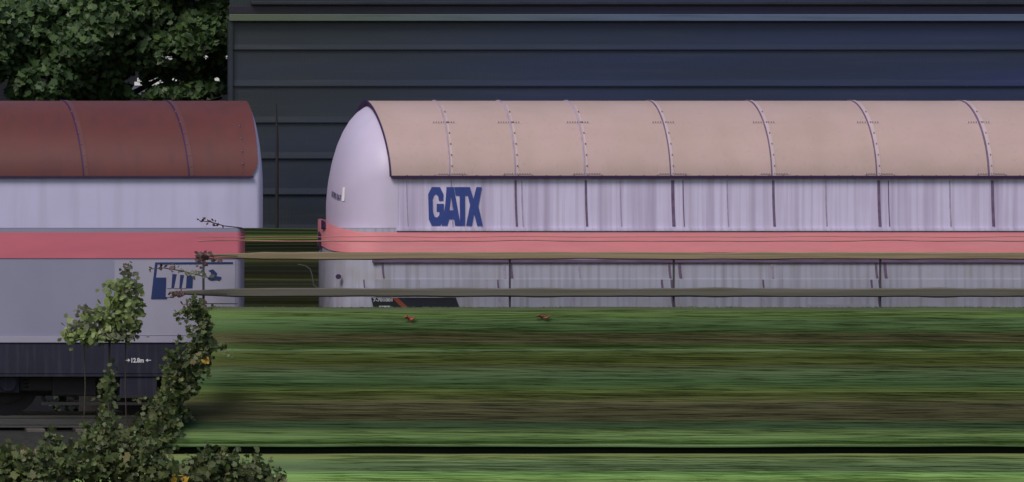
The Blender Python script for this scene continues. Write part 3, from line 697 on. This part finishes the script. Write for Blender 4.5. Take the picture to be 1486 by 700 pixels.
for px in (296,): q = MB().box(X(px, FD)-.015, X(px, FD)+.015, FD+.045, FD+.07, -.25, Z(369, FD)); q.build('post', M['post'], fe)
q = MB(); q.tube([(X(288, FD)+.3*i, FD+.02, Z(350, FD)+.02*noise.noise(Vector((i*.31, 5, 0)))) for i in range(46)], .009, 6); q.build('bramble_streak', M['cable'], fe, True)  # thin tube standing for a smeared bramble stem
q = MB(); q.tube([(X(286, FD)+.3*i, FD+.02, Z(344, FD)+.015*noise.noise(Vector((i*.31, 8, 0)))) for i in range(46)], .005, 6); q.build('bramble_streak', M['cable'], fe, True)

# ------------------------------------------------------------------ plants
def stem_leaf_plant(name, label, cat, path, d, specs, stem_m, group=None):
    """path: pixel line of the stem; specs: (material, count, size, spread px, shape, t0, t1)"""
    e = empty(name, (X(path[0][0], d), d, Z(path[0][1], d))); tag(e, label, cat, group)
    s = MB(); P = [(X(a, d), d+.02, Z(b_, d)) for a, b_ in path]; s.tube(P, [.008]*(len(P)-1)+[.004], 6); s.build('stem', M[stem_m], e, True)
    for m, n, size, sx, sy, shape, t0, t1 in specs:
        q = MB()
        for _ in range(n):
            t_ = random.uniform(t0, t1)*(len(path)-1); i = min(int(t_), len(path)-2); f = t_-i
            px = path[i][0]+(path[i+1][0]-path[i][0])*f + random.gauss(0, sx); py = path[i][1]+(path[i+1][1]-path[i][1])*f + random.gauss(0, sy)
            dd = d + random.gauss(0, .12)-.05
            leaf(q, (X(px, dd), dd, Z(py, dd)), size*random.uniform(.6, 1.2), facing(.35, 1, .45), shape)
        q.build('leaves', M[m], e, 'leaf')
    return e
stem_leaf_plant('creeper', 'tall leafy creeper shoot with drooping leaves before the pale placard', 'creeper', [(185,660),(182,560),(183,470),(186,420),(187,382)], -3.0,
    [('leaf_olive', 34, .085, 8, 5, LOBE, .74, .97), ('leaf_pale', 60, .10, 13, 7, LOBE, .5, .8), ('leaf_red', 6, .06, 4, 2, OVAL, .97, 1.0)], 'twig')
stem_leaf_plant('creeper', 'short pale creeper shoot with small fan of leaves left of the tall one', 'creeper', [(120,660),(124,560),(122,500),(124,462),(122,446)], -3.0,
    [('leaf_olive', 14, .075, 11, 3, LOBE, .9, 1.0), ('leaf_pale', 40, .09, 14, 7, LOBE, .5, .8)], 'twig')
def shoots(mb, st, blobs, d, n, size, shape=LOBE):
    """loose shoots that stick out of a clump: a thin bent stem with leaves shrinking to its tip"""
    for _ in range(n):
        a, b_, rx, rz, dd = random.choice(blobs)
        an = random.uniform(.1, 3.0) if random.random() < .75 else random.uniform(3.1, 6.2); L = random.uniform(14, 38)
        p0 = (a+rx*.6*math.cos(an), b_-rz*.6*math.sin(an)); k = random.uniform(-.5, .5); pts = []
        for i in range(6):
            t_ = i/5; q = (p0[0]+L*t_*math.cos(an+k*t_), p0[1]-L*t_*math.sin(an+k*t_)+6*t_*t_); y = d+dd-.15-.1*t_
            pts.append((X(q[0], y), y, Z(q[1], y)))
        st.tube(pts, [.006-.0007*i for i in range(6)], 4)
        for p in pts[1:]:
            for _k in range(2): leaf(mb, (p[0]+random.gauss(0, .03), p[1]-.02, p[2]+random.gauss(0, .03)), size*random.uniform(.5, 1.1), facing(.5, .8, .6), shape)
def clump(name, label, cat, px, py, d, parts, stem_px):
    e = empty(name, (X(px, d), d, -1.15)); tag(e, label, cat)
    s = MB()
    for m, blobs, n, size, shape in parts:
        q = MB(); bb = [(X(a, d), d+dd, Z(b_, d), rx/PPM, .22, rz/PPM) for a, b_, rx, rz, dd in blobs]
        crown(q, bb, int(n*.62), size*.8, shape, up=.55, front=.8, shell=.2); crown(q, bb, int(n*.2), size*1.45, shape, up=.4, front=.8, shell=.5)
        crown(q, [(b_[0], b_[1], b_[2], b_[3]*1.3, b_[4], b_[5]*1.4) for b_ in bb], int(n*.12), size*.9, shape, up=.5, front=.7, shell=.85)
        if n > 1000: shoots(q, s, blobs, d, n//55, size*1.1, shape)
        q.build('leaves', M[m], e, 'leaf')
    s.tube([(X(px, d), d+.05, -1.15)] + [(X(a, d), d+.05, Z(b_, d)) for a, b_ in stem_px], .016, 6); s.build('stem', M['twig'], e, True)
    return e
clump('weed_clump', 'soft pale green weeds in front of the wagon sill at left', 'weeds', 160, 480, -3.1,
    [('leaf_pale', [(165,458,38,12,0),(152,480,48,16,.1),(130,488,40,8,0),(178,438,28,8,0),(176,412,24,6,0)], 700, .11, OVAL), ('leaf_olive', [(135,478,38,10,.1),(165,487,40,7,0)], 150, .10, OVAL)], [(158,600),(160,460)])
clump('vine', 'dark green vine with orange tips climbing at the left end of the bank', 'vine', 280, 520, -4.0,
    [('leaf_vine', [(288,512,16,20,0),(268,532,16,12,0),(250,545,14,16,0),(247,575,16,18,0),(236,598,22,18,0),(225,617,30,16,0),(205,635,34,16,0),(292,470,9,24,0),(300,500,10,30,.1),(262,560,26,22,.1),(250,600,26,22,.1),(150,640,30,16,.1),(285,455,14,8,0),(225,640,26,14,-.1)], 2100, .078, LOBE),
     ('leaf_yellow', [(294,523,5,5,-.15)], 5, .09, OVAL)], [(240,600),(250,550),(285,515),(290,470)])
clump('bush', 'dark leafy bush with a few yellow leaves along the bottom left', 'bush', 180, 690, -6.0,
    [('leaf_vine', [(20,680,50,26,.1),(-20,672,50,24,.2),(80,668,40,22,.2),(20,695,40,24,0),(70,686,34,22,-.1),(120,676,40,24,0),(165,664,30,24,.1),(205,676,36,26,0),(255,692,40,22,-.15),(300,684,30,22,0),(345,690,36,24,0),(385,696,24,22,-.1),(150,640,16,18,.2),(-40,690,50,28,0),(195,645,22,12,.3),(318,676,24,10,.1)], 3000, .09, LOBE),
     ('leaf_hedge', [(150,704,200,26,.3),(330,700,60,20,.3),(180,668,60,20,.3)], 2200, .08, OVAL),
     ('leaf_yellow', [(254,691,9,5,-.4),(243,695,4,3,-.4),(263,697,5,3,-.4)], 14, .09, OVAL)], [(182,690),(190,650)])
stem_leaf_plant('ivy_stem', 'ragged weed stalks climbing beside the black shadow at left', 'weed', [(140,680),(150,620),(156,580),(160,540)], -3.6,
    [('leaf_vine', 150, .085, 7, 9, LOBE, 0.1, 1.0)], 'twig')
for label, path, specs in (
    ('thin reddish bramble tip crossing the lower edge of the pale body', [(352,331),(325,328),(305,322),(291,321)], [('leaf_red', 16, .055, 4, 2.5, OVAL, .35, 1.0)]),
    ('reddish bramble tuft at the left end of the upper fence rail', [(345,372),(318,371),(300,372),(287,376)], [('leaf_red', 34, .075, 5, 4, LOBE, .5, 1.0)]),
    ('bramble spray drooping across the blue emblem', [(320,408),(290,400),(262,393),(238,389),(216,391)], [('leaf_red', 14, .07, 4, 3, OVAL, .5, 1.0), ('leaf_olive', 20, .08, 8, 3, OVAL, .15, .6)]),
    ('small brown bramble tip at the left end of the lower fence rail', [(330,427),(280,427),(258,426),(247,430)], [('leaf_red', 18, .07, 4, 3, OVAL, .5, 1.0)]),
    ('short bramble stalk under the lower fence rail at the wagon end', [(345,441),(310,441),(285,441),(264,442)], [('leaf_red', 16, .07, 6, 2, OVAL, .3, 1.0)])):
    stem_leaf_plant('bramble', label, 'bramble', path, -.8, specs, 'twig')
# bits of litter on the grass
for label, px, py, wpx, m in (('orange red scrap lying on the grass under the black data plate', 594, 462, 16, 'orange'), ('faint rusty scrap lying on the grass right of the data plate', 788, 460, 22, 'rust_scrap')):
    u = (py-446)/204; d = -1.9 - 2.3*u - .10; q = MB(); n = 8
    q.grid([[(X(px-wpx/2+wpx*i/n, d), d-.02*math.sin(i*1.3)-dz*.2, Z(py, d)+.02*math.sin(i*.9)+s_*.028*math.sin(math.pi*(i+.6)/(n+1.2))) for i in range(n+1)] for s_, dz in ((-1, 0), (0, .1), (1, 0), (0, -.05))], True)
    tag(q.build('scrap', M[m], None, True), label, 'litter')
